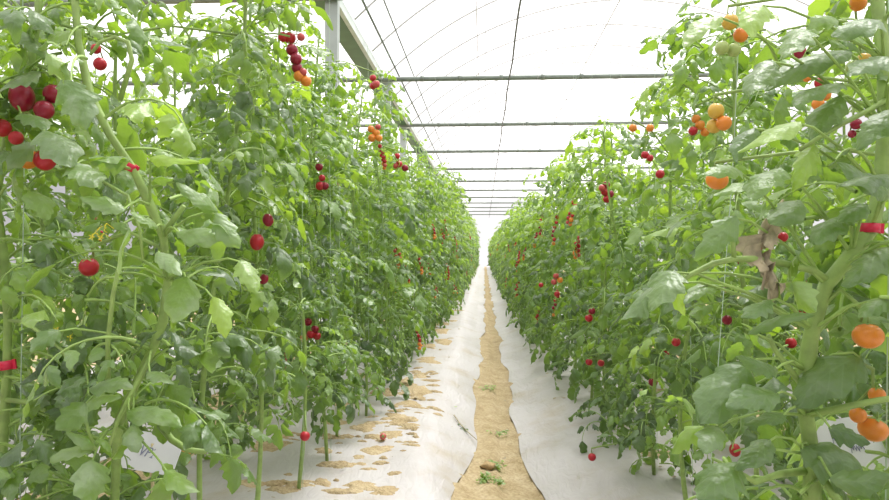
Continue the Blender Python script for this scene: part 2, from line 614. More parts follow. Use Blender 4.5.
TRUSS = []
for s in range(5):
    r_ = random.Random(100 + s)
    pts, fr = truss_geometry(r_, 1)
    mb = MB()
    mb.tube(pts, [0.0028 - 0.0012 * i / 7 for i in range(8)], 5)
    o = mb.build('fruit_truss', M['stem'])
    me = o.data
    bpy.data.objects.remove(o)
    cols = [r_.choice(['red', 'red', 'crimson', 'pink'] if i < len(fr) * .6 else ['red', 'orange', 'orange', 'pink']) for i in range(len(fr))]
    TRUSS.append((me, fr, cols, [r_.uniform(.0105, .014) for _ in fr]))

# a light version of the truss for plants far down the rows: fruit and stalk in one small mesh
FARTRUSS = []
for s, (me, fr, cols, rs) in enumerate(TRUSS):
    mb = MB()
    ms = [M['red'], M['crimson'], M['pink'], M['orange'], M['stem']]
    order = ['red', 'crimson', 'pink', 'orange']
    for p, c, r in zip(fr, cols, rs):
        lo = LOWTOM[c]
        V = np.array([v.co[:] for v in lo.vertices]) * r + p
        mb.add(V, [tuple(q.vertices) for q in lo.polygons], None, .4, order.index(c))
    mb.tube([(0, 0, 0), (.09, 0, .02), tuple(fr[-1])], .002, 4, 4)
    o = mb.build('fruit_truss', ms)
    FARTRUSS.append(o.data)
    bpy.data.objects.remove(o)


def hang_truss(root, p, az, k, detailed):
    me, fr, cols, rs = TRUSS[k]
    if not detailed:
        o = link('fruit_truss', FARTRUSS[k], root)
        o.location = tuple(p); o.rotation_euler = (0, 0, az)
        return
    o = link('fruit_truss', me, root)
    o.location = tuple(p); o.rotation_euler = (0, 0, az)
    for q, c, r in zip(fr, cols, rs):
        add_tomato(o, q, r, c, 1.22 if (k + int(r * 1e5)) % 3 == 0 else 1.0)


# ------------------------------------------------------------------ ground
def soil_edge(y, s):
    """where the white film starts beside the walking furrow (s = -1 left, +1 right)"""
    base = -0.085 + 0.10 * min(1, max(0, (y - 2.6) / 8)) if s < 0 else 0.205 - 0.03 * min(1, max(0, (y - 2.6) / 8))
    return base + 0.022 * math.sin(y * 2.3 + s) + 0.014 * math.sin(y * 6.1 + 2 * s) + (-0.06 * s * -1 if False else 0) + (s * 0.05 * max(0, 1 - abs(y - 2.75) / 0.45))


def bed_z(x, y):
    """height of the bed surface"""
    def seg(x, a, b, za, zb):
        t = min(1, max(0, (x - a) / (b - a)))
        t = t * t * (3 - 2 * t)
        return za + (zb - za) * t
    c = x - 0.09
    if c >= 0:
        z = seg(c, 0.10, 0.55, -0.11, 0.0)
    else:
        z = seg(-c, 0.12, 0.42, -0.085, 0.0)
    if c > 1.1:
        z = seg(c, 1.35, 1.55, 0, -0.1)
    if c > 1.7:
        z = seg(c, 1.75, 2.1, -0.1, 0)
    if c < -1.2:
        z = seg(-c, 1.45, 1.65, 0, -0.1)
    if c < -1.75:
        z = seg(-c, 1.8, 2.1, -0.1, 0)
    return z + 0.006 * math.sin(x * 9 + y * 3.1) + 0.005 * math.sin(y * 7.3 + x * 4)


def yrange(a, b):
    ys = [a]
    while ys[-1] < b:
        ys.append(ys[-1] + max(0.06, 0.03 * ys[-1]))
    ys[-1] = b
    return ys


def grid_mesh(name, xs_of, ys, z_of, mat):
    V, Fc = [], []
    n = len(xs_of(ys[0]))
    for y in ys:
        for x in xs_of(y):
            V.append((x, y, z_of(x, y)))
    for i in range(len(ys) - 1):
        for k in range(n - 1):
            a = i * n + k
            Fc.append((a, a + 1, a + n + 1, a + n))
    mb = MB(); mb.add(V, Fc)
    return mb.build(name, mat)


YS = yrange(-2.0, 50.0)
FX = [-9.5, -6, -4, -3, -2.6, -2.2, -1.9, -1.75, -1.6, -1.45, -1.2, -0.9, -0.6, -0.4] + [round(-0.3 + 0.03 * i, 3) for i in range(28)] + [0.6, 0.9, 1.2, 1.4, 1.55, 1.7, 1.85, 2.0, 2.3, 3, 4, 6.2]


def floor_z(x, y):
    z = bed_z(x, y) - 0.015
    if -0.35 < x < 0.55:
        z += 0.010 * math.sin(x * 31 + 2 * math.sin(y * 5)) * math.sin(y * 17 + x * 11) + 0.008 * math.sin(y * 29 + x * 23)
    return z


tag(grid_mesh('floor', lambda y: FX, YS, floor_z, M['soil']), kind='structure')


def mulch(name, xa, xb, s, nx, label):
    def xs(y):
        a = soil_edge(y, s) if xa is None else xa + 0.03 * math.sin(y * 3 + xb)
        return [a + (xb - a) * i / nx for i in range(nx + 1)]
    def z(x, y):
        e = xs(y)[0]
        k = min(1, abs(x - e) / 0.05)
        return bed_z(x, y) + 0.004 - 0.012 * (1 - k) + 0.004 * math.sin(x * 23 + y * 9) * k + 0.003 * math.sin(y * 31 - x * 17)
    return tag(grid_mesh(name, xs, YS, z, M['mulch']), label, 'plastic sheet')


mulch('mulch_sheet', None, -1.36, -1, 26, 'white plastic mulch sheet covering the bed along the left edge of the soil furrow')
mulch('mulch_sheet', None, 1.46, 1, 26, 'white plastic mulch sheet on the sloping bed along the right edge of the furrow')
mulch('mulch_sheet', -1.86, -3.2, -1, 10, 'white plastic mulch sheet on the next bed beyond the left rows of plants')
mulch('mulch_sheet', 1.96, 3.2, 1, 10, 'white plastic mulch sheet on the next bed beyond the right rows of plants')

# spilled soil on the left sheet around the planting holes
def dirt_blob(mb, rng, cx, cy, rx, ry, h):
    n, rings = 18, 4
    V = [(cx, cy, bed_z(cx, cy) + h)]
    ph = [rng.uniform(0, 6.28) for _ in range(3)]
    for j in range(1, rings + 1):
        for k in range(n):
            a = 2 * PI * k / n
            q = j / rings * (1 + 0.22 * math.sin(2 * a + ph[0]) + 0.16 * math.sin(5 * a + ph[1]) + 0.08 * math.sin(9 * a + ph[2]))
            x = cx + rx * q * math.cos(a); y = cy + ry * q * math.sin(a)
            V.append((x, y, bed_z(x, y) + (h * (1 - (j / rings) ** 2) * rng.uniform(0.6, 1.2) if j < rings else -0.006) + 0.002))
    Fc = [(0, 1 + k, 1 + (k + 1) % n) for k in range(n)]
    for j in range(rings - 1):
        for k in range(n):
            a = 1 + j * n + k; b = 1 + j * n + (k + 1) % n
            Fc.append((a, a + n, b + n, b))
    mb.add(V, Fc)


mb = MB()
r = random.Random(5)
for (px, py, rx, ry) in [(362, 485, .11, .10), (300, 487, .09, .08), (345, 466, .07, .06), (378, 450, .12, .12), (392, 436, .10, .14), (347, 436, .06, .05),
                         (408, 405, .10, .16), (400, 420, .09, .15), (417, 392, .09, .15), (428, 345, .10, .3), (437, 325, .09, .4), (420, 375, .08, .2), (388, 392, .10, .16),
                         (205, 436, .10, .10), (407, 428, .025, .03), (368, 425, .10, .12), (285, 440, .08, .08)]:
    d = F * CAMZ / (py - 252)
    p = P(px, py, d)
    dirt_blob(mb, r, p[0], p[1], rx * .8, ry * .6, 0.016)
    for _ in range(9):
        q = r.uniform(.01, .045)
        dirt_blob(mb, r, p[0] + r.gauss(0, rx * .9), p[1] + r.gauss(0, ry * .9), q * r.uniform(1, 2.2), q * r.uniform(.6, 1.2), .008 + q * .15)
for i in range(60):
    y = 4.5 + i * 0.55 + r.uniform(-.2, .2)
    dirt_blob(mb, r, -0.52 + r.uniform(-.12, .1), y, r.uniform(.06, .12), r.uniform(.1, .25), .014)
for i in range(26):
    y = 1.2 + i * 0.5 + r.uniform(-.1, .1)
    dirt_blob(mb, r, 0.85 + r.uniform(-.1, .3), y, r.uniform(.05, .12), r.uniform(.06, .12), .012)
    dirt_blob(mb, r, -1.0 + r.uniform(-.3, .2), y, r.uniform(.05, .12), r.uniform(.06, .12), .012)
tag(mb.build('loose_dirt', M['soil']), kind='stuff', label='tan soil spilled over the white sheets around the plant bases', cat='soil')

mb = MB()
for i in range(170):
    s = r.choice((-1, 1))
    y = 1.5 + r.random() ** 1.6 * 14
    x = s * r.uniform(0.35, 1.0) + 0.09 if r.random() < .8 else r.uniform(-.05, .2)
    V, Fc, U = r.choice(BANK[2])
    a = r.uniform(0, 6.28)
    Rr = frame((math.cos(a), math.sin(a), 0.05), (r.uniform(-.3, .3), r.uniform(-.3, .3), 1))
    mb.add((V * np.array([1, 1, .5]) * r.uniform(.015, .04)) @ Rr.T + np.array([x, y, bed_z(x, y) + .018]), Fc, U)
tag(mb.build('fallen_leaves', M['dry']), kind='stuff', label='small dry brown leaf scraps scattered over the white sheets and soil', cat='leaf litter')

# ------------------------------------------------------------------ greenhouse shell
ZB = CAMZ + 2.53          # cross pipe level
XC, HALF, RISE = 2.20, 3.66, 1.5
RAD = (HALF ** 2 + RISE ** 2) / (2 * RISE)
def arch_z(x, xc=XC):
    return ZB + 0.04 + RISE - RAD + math.sqrt(max(0, RAD ** 2 - (x - xc) ** 2))

Y0, Y1 = -4.0, 50.0
mb = MB()
for xc in (XC, -5.40):
    xs = np.linspace(xc - HALF, xc + HALF, 33)
    V, Fc = [], []
    ys = np.linspace(Y0, Y1, 10)
    for y in ys:
        for x in xs:
            V.append((x, y, arch_z(x, xc) + 0.03))
    for i in range(len(ys) - 1):
        for k in range(32):
            a = i * 33 + k
            Fc.append((a, a + 33, a + 34, a + 1))
    mb.add(V, Fc)
tag(mb.build('ceiling', M['film']), kind='structure')
mb = MB()
V, Fc = [], []
for xc in (XC, -5.40):
    b = len(V)
    xs = np.linspace(xc - HALF, xc + HALF, 33)
    for x in xs:
        V += [(x, Y1, -0.12), (x, Y1, arch_z(x, xc) + .03)]
    Fc += [(b + 2 * k, b + 2 * k + 2, b + 2 * k + 3, b + 2 * k + 1) for k in range(32)]
V += [(-1.74, Y1, -.12), (-1.46, Y1, -.12), (-1.46, Y1, ZB), (-1.74, Y1, ZB)]
Fc.append(tuple(range(len(V) - 4, len(V))))
mb.add(V, Fc)
tag(mb.build('wall_far', M['film']), kind='structure')
for nm, x in (('wall_left', -9.06), ('wall_right', 5.86)):
    mb = MB(); mb.add([(x, Y0, -.12), (x, Y1, -.12), (x, Y1, ZB + .07), (x, Y0, ZB + .07)], [(0, 1, 2, 3)])
    tag(mb.build(nm, M['film'], smooth=False), kind='structure')
mb = MB(); mb.add([(-9.06, Y0, -.12), (5.86, Y0, -.12), (5.86, Y0, ZB + .07), (-9.06, Y0, ZB + .07)], [(0, 1, 2, 3)])
tag(mb.build('wall_near', M['film'], smooth=False), kind='structure')

# gutter between the two bays
g = empty('roof_gutter', (-1.6, 0, ZB))
tag(g, 'grey green metal roof gutter running lengthwise above the left plant rows', 'gutter')
mb = MB()
prof = [(-0.15, 0.13), (-0.14, 0.0), (0.07, 0.0), (0.07, 0.03), (-0.11, 0.03), (-0.12, 0.13)]
V = [(x, y, z) for y in (Y0 + .1, Y1 - .1) for x, z in prof]
k = len(prof)
mb.add(V, [(i, (i + 1) % k, k + (i + 1) % k, k + i) for i in range(k)] + [tuple(range(k - 1, -1, -1)), tuple(range(k, 2 * k))])
mb.build('gutter_channel', M['gutter'], g, False)
mb = MB()
mb.box((0.095, (Y0 + Y1) / 2, 0.06), (0.05, Y1 - Y0 - .2, 0.13))
mb.build('gutter_lip', M['lip'], g, False)

BAR0 = 9.9
BAY = 3.6
NBAR = 11
ordw = ['nearest', 'second', 'third', 'fourth', 'fifth', 'sixth', 'seventh', 'eighth', 'ninth', 'tenth', 'eleventh', 'twelfth']
# posts
for i in range(NBAR):
    y = BAR0 - BAY + BAY * i
    p = empty('steel_post', (-1.44 if i < 2 else -1.62, y + .09, 0))
    if i < 2:
        tag(p, ['pale square steel post rising behind the tall left plants to the gutter', 'second pale steel post, below the gutter where the nearest visible cross pipe starts'][i], 'post', 'posts under the gutter')
    else:
        tag(p, 'distant steel post under the gutter, mostly hidden by the left plant row', 'post', 'distant posts under the gutter')
    mb = MB(); mb.box((0, 0, ZB / 2 - .02), (0.12, 0.10, ZB - 0.04)); mb.build('shaft', M['post'], p, False)
    mb = MB(); mb.box((0, 0, ZB - 0.03), (0.2, 0.16, 0.02)); mb.build('cap_plate', M['lip'], p, False)

# cross pipes
for i in range(NBAR + 1):
    y = BAR0 - BAY + BAY * i
    c = empty('cross_pipe', (0, y, ZB - (.135 if i == 0 else 0)))
    if i == 0:
        lab = 'grey cross pipe closest to the camera, crossing the top edge above the left plants'
    elif i <= 7:
        lab = ['', 'thick grey green cross pipe spanning the roof, lowest drawn across the tall plants',
               'grey cross pipe under the roof, next behind the thickest one',
               'third visible cross pipe counted down from the thickest one under the roof',
               'fourth visible cross pipe counted down from the thickest one under the roof',
               'fifth visible cross pipe counted down from the thickest one under the roof',
               'sixth visible cross pipe, thin and faint, near the far end of the roof',
               'seventh visible cross pipe, faint, close above the far end wall'][i]
        if i == 1: lab = 'thickest grey green cross pipe spanning the roof above the aisle'
    else:
        lab = 'very faint thin cross pipe in the far distance above the aisle'
    tag(c, lab, 'pipe', 'faint far cross pipes' if i > 7 else 'cross pipes under the roof')
    mb = MB(); mb.tube([(-5.5, 0, 0), (-1.5, 0, 0), (2.2, 0, 0), (5.8, 0, 0)], 0.036, 10); mb.build('pipe', M['steel'], c)
    if i <= 5:
        for x in [-0.9, -0.35, 0.25, 0.85, 1.4]:
            mb = MB(); mb.tube([(x - .025, 0, 0.004), (x + .025, 0, 0.004)], 0.042, 10); mb.build('pipe_clamp', M['steel'], c)

# hoops
n_h = 0
y = 5.1
while y < 49:
    h = link('roof_hoop', None) if False else None
    mb = MB()
    pts = [(x, 0, arch_z(x) - 0.0) for x in np.linspace(XC - HALF + .02, XC + HALF - .02, 40)]
    mb.tube(pts, 0.013, 6)
    o = mb.build('roof_hoop', M['hoop']) if n_h == 0 else link('roof_hoop', hoop_me)
    if n_h == 0: hoop_me = o.data
    o.location = (0, y, 0)
    tag(o, 'thin pale arched roof pipe carrying the white film', 'roof pipe', 'arched roof pipes')
    n_h += 1
    y += 1.2

# lengthwise pipes and wires under the film
for x, rr, mt, lab in [(-1.30, .014, 'steel', 'dark lengthwise pipe along the film edge just above the gutter'),
                       (-1.13, .010, 'steel', 'thin grey lengthwise pipe, second in from the gutter under the film'),
                       (-0.11, .008, 'hoop', 'faint lengthwise pipe above the aisle, nearer the gutter of a close pair'),
                       (0.03, .006, 'hoop', 'faintest lengthwise wire above the aisle, other one of the close pair'),
                       (2.18, .012, 'hoop', 'faint ridge pipe along the highest line of the roof')]:
    mb = MB(); mb.tube([(x, Y0 + .1, arch_z(x) - .022), (x, 20, arch_z(x) - .022), (x, Y1 - .1, arch_z(x) - .022)], rr, 6)
    tag(mb.build('roof_purlin', M[mt]), lab, 'roof pipe')
mb = MB()
mb.tube([(0.36 + .008 * math.sin(i * 1.9), Y0 + .2 + i * 0.9, ZB - .055 - .02 * math.sin(PI * ((Y0 + .2 + i * .9 - 2.7) % 3.6) / 3.6)) for i in range(60)], .011, 6)
w = tag(mb.build('hanging_wire', M['wire']), 'dark slightly wavy wire strung lengthwise high above the aisle', 'wire')
for xa, ya, xb, yb in [(-0.1, 9.3, 2.6, 13.0), (2.6, 6.2, 5.4, 9.8)]:
    mb = MB()
    mb.tube([(xa + (xb - xa) * t, ya + (yb - ya) * t, arch_z(xa + (xb - xa) * t) - .03) for t in np.linspace(0, 1, 16)], .006, 5)
    tag(mb.build('brace_wire', M['hoop']), 'faint diagonal brace wire under the film above the aisle' if xa < 1 else 'faint diagonal brace wire under the film over the right plants', 'wire')
for x, lab in [(-0.70, 'thin crop wire high over the left aisle row holding the twines'), (0.77, 'thin crop wire high over the right aisle row holding the twines')]:
    mb = MB(); mb.tube([(x, Y0 + .2, ZB - .038), (x, Y1 - .2, ZB - .038)], .002, 5)
    tag(mb.build('crop_wire', M['hoop']), lab, 'wire')


# ------------------------------------------------------------------ keep-clear zones so that named fruit, stems and leaves stay in view
CLEAR = []      # (px, py, radius px, depth)


def ok_near(c, length):
    px, py, d = proj(c)
    if d < 0.72:
        return False
    half = 0.45 * length / d * F
    for (x, y, r_, dd) in CLEAR:
        if d < dd + 0.03 and abs(px - x) < r_ + half and abs(py - y) < r_ + half and (px - x) ** 2 + (py - y) ** 2 < (r_ + half) ** 2:
            return False
    return True


# named leaves: (base px, tip px, width px, tint)
LEFT_LEAVES = [
    (125, 211, 80, 197, 20, .40), (118, 271, 130, 229, 24, .42), (158, 228, 130, 213, 15, .40), (218, 212, 176, 183, 20, .42), (176, 232, 226, 240, 24, .42),
    (216, 213, 240, 248, 20, .42), (187, 277, 172, 323, 36, .45), (213, 297, 226, 338, 18, .9), (240, 260, 258, 294, 22, .6), (157, 252, 181, 276, 12, .42),
    (86, 403, 56, 430, 30, .38), (84, 404, 121, 397, 20, .45), (90, 388, 133, 388, 14, .38), (98, 446, 66, 431, 14, .45), (94, 448, 46, 463, 16, .48), (92, 460, 88, 506, 34, .42),
    (127, 412, 182, 427, 22, .40), (133, 424, 138, 453, 18, .35), (148, 372, 174, 384, 16, .40), (62, 80, 86, 130, 32, .35), (40, 72, -2, 92, 24, .38), (44, 130, 70, 168, 28, .33),
    (34, 142, 8, 170, 20, .36), (20, 113, 46, 131, 16, .38), (72, 164, 98, 188, 26, .36), (15, 30, 46, 58, 16, .40), (150, 158, 200, 162, 12, .85), (165, 470, 200, 492, 22, .45), (60, 330, 30, 352, 20, .25)]
RIGHT_LEAVES = [
    (748, 364, 700, 424, 46, .30), (778, 370, 736, 357, 16, .36), (778, 394, 726, 407, 28, .32), (786, 415, 744, 425, 14, .28), (862, 356, 794, 408, 44, .30),
    (719, 427, 704, 454, 18, .28), (738, 462, 698, 500, 40, .30), (800, 448, 880, 505, 50, .32), (828, 428, 870, 444, 26, .15), (770, 440, 735, 470, 22, .3),
    (736, 216, 694, 260, 24, .38), (752, 184, 714, 196, 16, .6), (674, 270, 650, 312, 30, .36), (678, 280, 685, 316, 16, 1.), (718, 285, 684, 304, 12, .4),
    (892, 246, 842, 287, 24, .34), (748, 334, 815, 315, 16, .36), (892, 196, 836, 163, 28, .34), (722, 16, 684, 48, 16, .75), (764, 4, 751, 38, 18, .85),
    (852, 52, 765, 92, 26, .38), (844, 84, 794, 107, 20, .40), (840, 96, 813, 140, 28, .42), (892, 58, 848, 76, 26, .36), (894, 110, 857, 150, 22, .33),
    (756, 127, 736, 163, 16, .30), (800, 122, 738, 152, 22, .85), (811, 142, 792, 192, 18, .9), (892, 176, 836, 186, 32, .30), (830, 480, 892, 476, 30, .32), (800, 200, 770, 225, 24, .45), (742, 172, 705, 176, 14, .5), (880, 20, 832, 38, 24, .4), (800, 28, 782, 60, 20, .5), (772, 60, 750, 96, 20, .42), (838, 20, 808, 30, 16, .6), (780, 168, 752, 200, 24, .5), (868, 205, 838, 222, 18, .42), (890, 300, 858, 318, 18, .35), (770, 300, 742, 318, 16, .32), (850, 215, 815, 245, 20, .4)]
HLEFT, HRIGHT = 1.06, 0.88

# named fruit trusses: depth, colour list; each belongs to the plant nearest in its row
FRUIT = [  # side, depth, [(px,py,r px,colour,elong)]
    ('L', 1.20, [(89, 267, 9.5, 'red', 1.0)]), ('L', 1.95, [(268, 220, 5.5, 'crimson', 1.22), (257, 242, 7, 'red', 1.22)]),
    ('L', 2.5, [(305, 436, 5, 'red', 1.0)]), ('L', 1.9, [(96, 49, 5, 'red', 1.0), (100, 64, 6.5, 'red', 1.0)]),
    ('L', 1.14, [(22, 97, 12, 'crimson', 1.22), (53, 94, 9.5, 'crimson', 1.0), (44, 110, 9.5, 'crimson', 1.0), (2, 128, 9, 'red', 1.0), (45, 160, 10.5, 'red', 1.0), (28, 159, 10, 'orange', 1.0), (16, 138, 7, 'red', 1.0)]),
    ('L', 2.3, [(283, 37, 5, 'red', 1.0), (290, 38, 6, 'red', 1.0), (301, 37, 4, 'pink', 1.0), (292, 50, 6, 'crimson', 1.0), (296, 59, 6, 'crimson', 1.0), (297, 68, 5.5, 'crimson', 1.0), (299, 76, 5.5, 'orange', 1.0), (306, 81, 5.5, 'orange', 1.0), (303, 72, 4, 'pink', 1.0)]),
    ('L', 3.1, [(319, 167, 4, 'crimson', 1.0), (322, 178, 3.5, 'red', 1.0), (320, 186, 4.5, 'red', 1.0), (325, 186, 4, 'crimson', 1.0)]),
    ('L', 3.1, [(308, 322, 4, 'crimson', 1.0), (311, 334, 4.5, 'red', 1.0), (315, 329, 4, 'crimson', 1.0), (304, 338, 4, 'orange', 1.0), (317, 336, 4, 'red', 1.0)]),
    ('L', 3.6, [(373, 78, 3.5, 'red', 1.0), (376, 84, 4, 'pink', 1.0), (373, 86, 3.5, 'red', 1.0)]),
    ('L', 3.6, [(371, 129, 3.5, 'orange', 1.0), (376, 133, 4, 'orange', 1.0), (372, 138, 4, 'orange', 1.0), (379, 138, 3.5, 'orange', 1.0), (378, 127, 3, 'pink', 1.0)]),
    ('L', 4.0, [(397, 156, 3, 'red', 1.0), (399, 164, 3.5, 'red', 1.0), (405, 168, 3.5, 'crimson', 1.0), (396, 166, 3, 'pink', 1.0)]),
    ('L', 2.0, [(264, 279, 4.5, 'crimson', 1.22)]),
    ('R', 0.92, [(868, 336, 14.5, 'orange', .86)]), ('R', 0.98, [(877, 395, 8, 'orange', 1.0), (858, 415, 8, 'orange', 1.0), (873, 429, 14, 'orange', .86)]),
    ('R', 1.35, [(730, 22, 8, 'yellow', 1.0), (741, 35, 7.5, 'orange', 1.0), (722, 48, 7, 'green', 1.0), (734, 50, 7, 'green', 1.0)]),
    ('R', 1.38, [(716, 111, 8, 'yellow', 1.0), (714, 126, 7.5, 'yellow', 1.0), (724, 123, 7.5, 'orange', 1.0)]),
    ('R', 1.8, [(696, 119, 4.5, 'orange', 1.0), (700, 125, 5, 'orange', 1.0), (693, 131, 4.5, 'red', 1.0), (705, 132, 4.5, 'orange', 1.0)]),
    ('R', 1.3, [(717, 180, 11, 'orange', .86)]),
    ('R', 1.25, [(820, 83, 5.5, 'red', 1.0), (825, 95, 6, 'orange', 1.0), (818, 104, 6, 'orange', 1.0), (807, 78, 4, 'orange', 1.0), (800, 52, 6, 'crimson', 1.22)]),
    ('R', 1.25, [(856, 124, 5.5, 'crimson', 1.0), (865, 135, 5, 'red', 1.0), (852, 134, 4, 'crimson', 1.0)]),
    ('R', 1.1, [(858, 3, 8, 'orange', 1.0), (864, 60, 7, 'yellow', 1.0), (853, 67, 7, 'green', 1.0)]),
    ('R', 2.4, [(676, 342, 4.5, 'red', 1.0)]), ('R', 2.4, [(735, 450, 5.5, 'red', 1.22)]), ('R', 2.9, [(592, 457, 4, 'red', 1.0)]),
    ('R', 2.9, [(653, 382, 4.5, 'crimson', 1.0)]), ('R', 1.9, [(758, 247, 4.5, 'red', 1.0), (783, 237, 5, 'red', 1.0)]), ('R', 1.9, [(727, 320, 5, 'crimson', 1.0), (791, 343, 5.5, 'red', 1.0)]),
    ('R', 2.7, [(645, 155, 4, 'red', 1.0), (650, 128, 4, 'orange', 1.0), (633, 128, 4, 'orange', 1.0), (660, 174, 4.5, 'red', 1.0), (650, 158, 3.5, 'red', 1.0)]),
    ('R', 3.6, [(606, 185, 4, 'crimson', 1.0), (605, 192, 4, 'red', 1.0), (610, 194, 4, 'crimson', 1.0), (607, 199, 4, 'red', 1.0), (602, 188, 3.5, 'pink', 1.0)]),
    ('R', 3.5, [(589, 362, 3.5, 'red', 1.0), (601, 363, 3.5, 'red', 1.0)]), ('R', 3.4, [(589, 318, 4, 'red', 1.0), (592, 311, 3.5, 'crimson', 1.0)]),
    ('R', 4.6, [(557, 294, 3, 'red', 1.0), (554, 282, 3, 'pink', 1.0), (560, 280, 3, 'orange', 1.0), (541, 285, 2.5, 'red', 1.0), (556, 276, 3, 'pink', 1.0)]),
]
# stems of the three close plants, traced in space: (px, py, depth)
STEM_A = [(112, 560, 1.22), (116, 470, 1.22), (118, 425, 1.21), (134, 388, 1.20), (152, 350, 1.19), (163, 322, 1.18), (168, 280, 1.17), (163, 236, 1.16), (150, 205, 1.15), (134, 170, 1.15), (110, 135, 1.14), (90, 95, 1.15), (78, 40, 1.16), (72, -40, 1.18), (70, -90, 1.19)]
STEM_B = [(-6, 600, 1.24), (-2, 500, 1.23), (4, 430, 1.22), (7, 365, 1.21), (8, 320, 1.21), (4, 260, 1.22), (-4, 200, 1.22), (4, 150, 1.22), (14, 110, 1.21), (28, 78, 1.21), (38, 20, 1.22), (40, -60, 1.23)]
STEM_R = [(800, 640, .98), (806, 560, .97), (812, 500, .96), (812, 455, .95), (806, 415, .95), (806, 370, .95), (812, 330, .95), (826, 285, .95), (852, 255, .95), (872, 228, .95), (880, 190, .96), (886, 130, .97), (884, 60, .99), (876, -10, 1.0), (868, -60, 1.02)]
for st in (STEM_A, STEM_B, STEM_R):
    for (x, y, d) in st:
        if 150 < y < 480:
            CLEAR.append((x, y, 5, d))
CLEAR.append((150, 453, 16, 1.62)); CLEAR.append((838, 444, 10, 1.42)); CLEAR.append((862, 452, 10, 1.42))
for side, d, fr in FRUIT:
    for (x, y, rr, c, e) in fr:
        CLEAR.append((x, y, rr + 1, d))
for lst, d in ((LEFT_LEAVES, HLEFT), (RIGHT_LEAVES, HRIGHT)):
    for (bx, by, tx, ty, w_, t_) in lst:
        for f in (0.3, 0.7):
            CLEAR.append((bx + (tx - bx) * f, by + (ty - by) * f, w_ * 0.45, d))


# ------------------------------------------------------------------ plants
PLANTS = {'L': [], 'R': []}     # (root, world stem points)


def close_plant(stem_px, name_label, seed, r0, r1, side, z0, Lr, step, extra):
    pts = [P(*q) for q in stem_px]
    # carry the stem down to the ground
    b = pts[0].copy()
    gz = bed_z(b[0], b[1])
    n = 5
    down = [np.array([b[0] + 0.02 * math.sin(i), b[1] + 0.015 * math.sin(2 * i), gz + (b[2] - gz) * i / n]) for i in range(n)]
    down[0][2] = gz - 0.01
    pts = down + pts
    base = pts[0].copy(); base[2] = gz
    root = empty('tomato_plant', tuple(base))
    tag(root, name_label, 'tomato plant', None)
    loc = [p - base for p in pts]
    make_stem(loc, r0, r1, 9).build('stem', M['stem'], root)
    rng = random.Random(seed)
    H = loc[-1][2]
    okw = lambda c, l: ok_near(c + base, l)
    fm = make_foliage(rng, loc, H, z0, 0, step, extra, Lr[0], Lr[1], okw, 0.05)
    fm.build('foliage', [M['leaf'], M['petiole']], root)
    PLANTS[side].append((root, base, pts))
    return root, base, pts


def hero_leaves(root, base, pts, lst, depth, seed, sel, lodn=24, mat='leaf', dt=0.0):
    rng = random.Random(seed)
    for (bx, by, tx, ty, w_, tint) in lst:
        if not sel(bx, by):
            continue
        d0 = depth + rng.uniform(-0.04, 0.04)
        a = P(bx, by, d0 + 0.01)
        b = P(tx, ty, d0 - rng.uniform(0.0, 0.035))
        L = np.linalg.norm(b - a)
        Lpx = math.hypot(tx - bx, ty - by)
        bend = rng.uniform(0.35, 0.8)
        V, Fc, U = leaflet_grid(lodn, 7, rng, min(0.5, w_ / Lpx * 0.50), rng.uniform(0.18, 0.42), bend, rng.uniform(0.15, 0.45), rng.uniform(0.03, 0.07))
        chord = np.array([0, math.sin(bend) / bend, -(1 - math.cos(bend)) / bend])
        s = L / np.linalg.norm(chord)
        tocam = nrm(np.array([0, 0, CAMZ]) - a)
        dn = nrm(b - a)
        nn = nrm(tocam * 0.75 + UP * 0.65 + np.array([rng.uniform(-.3, .3), 0, rng.uniform(-.2, .3)]))
        R = frame(dn, nn)
        phi = math.atan2(chord[2], chord[1])
        Rx = np.array([[1, 0, 0], [0, math.cos(-phi), -math.sin(-phi)], [0, math.sin(-phi), math.cos(-phi)]])
        W = ((V * s) @ Rx.T) @ R.T + a - base
        mb = MB()
        mb.add(W, Fc, U, min(1, tint + dt), 0)
        # leaf stalk back to the stem
        best = min(pts, key=lambda q: np.linalg.norm(q - (a - np.array([0, 0, 0.03]))))
        A = a - base; B = best - base
        mid = (A + B) / 2 + np.array([0, 0, 0.012]) + (B - A) * 0.0
        q = [A + dn * 0.004, A * .7 + mid * .3 + np.array([0, 0, .004]), mid, mid * .4 + B * .6, B]
        mb.tube(q, [0.0014, 0.0017, 0.002, 0.0025, 0.003], 6, 1, False)
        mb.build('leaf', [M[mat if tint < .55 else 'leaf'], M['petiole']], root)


rootA = close_plant(STEM_A, 'large tomato plant near the camera on the left, thick bent pale stem and leaves coloured as if lit', 21, .0088, .006, 'L', 0.35, (.15, .24), .040, 60)
rootB = close_plant(STEM_B, 'tomato plant at the left picture edge with dark crimson fruit and low red clip', 22, .0088, .006, 'L', 0.30, (.15, .24), .040, 60)
rootR = close_plant(STEM_R, 'closest right plant, thick forked green stem carrying big orange tomatoes', 23, .0118, .009, 'R', 0.30, (.18, .27), .048, 52)
hero_leaves(*rootA, LEFT_LEAVES, HLEFT, 31, lambda x, y: not (x < 70 and y < 180), mat='lit_tone', dt=.12)  # paler copy and raised tint colour these leaves as if lit
hero_leaves(*rootB, LEFT_LEAVES, HLEFT + .02, 32, lambda x, y: x < 70 and y < 180, mat='lit_tone', dt=.05)
hero_leaves(*rootR, RIGHT_LEAVES, HRIGHT, 33, lambda x, y: True)


def branch(rb, pix, r0, r1, name='branch'):
    root, base, pts = rb
    q = [P(*p) - base for p in pix]
    mb = MB(); n = len(q)
    mb.tube(q, [r0 + (r1 - r0) * i / (n - 1) for i in range(n)], 8)
    return mb.build(name, M['stem'], root)


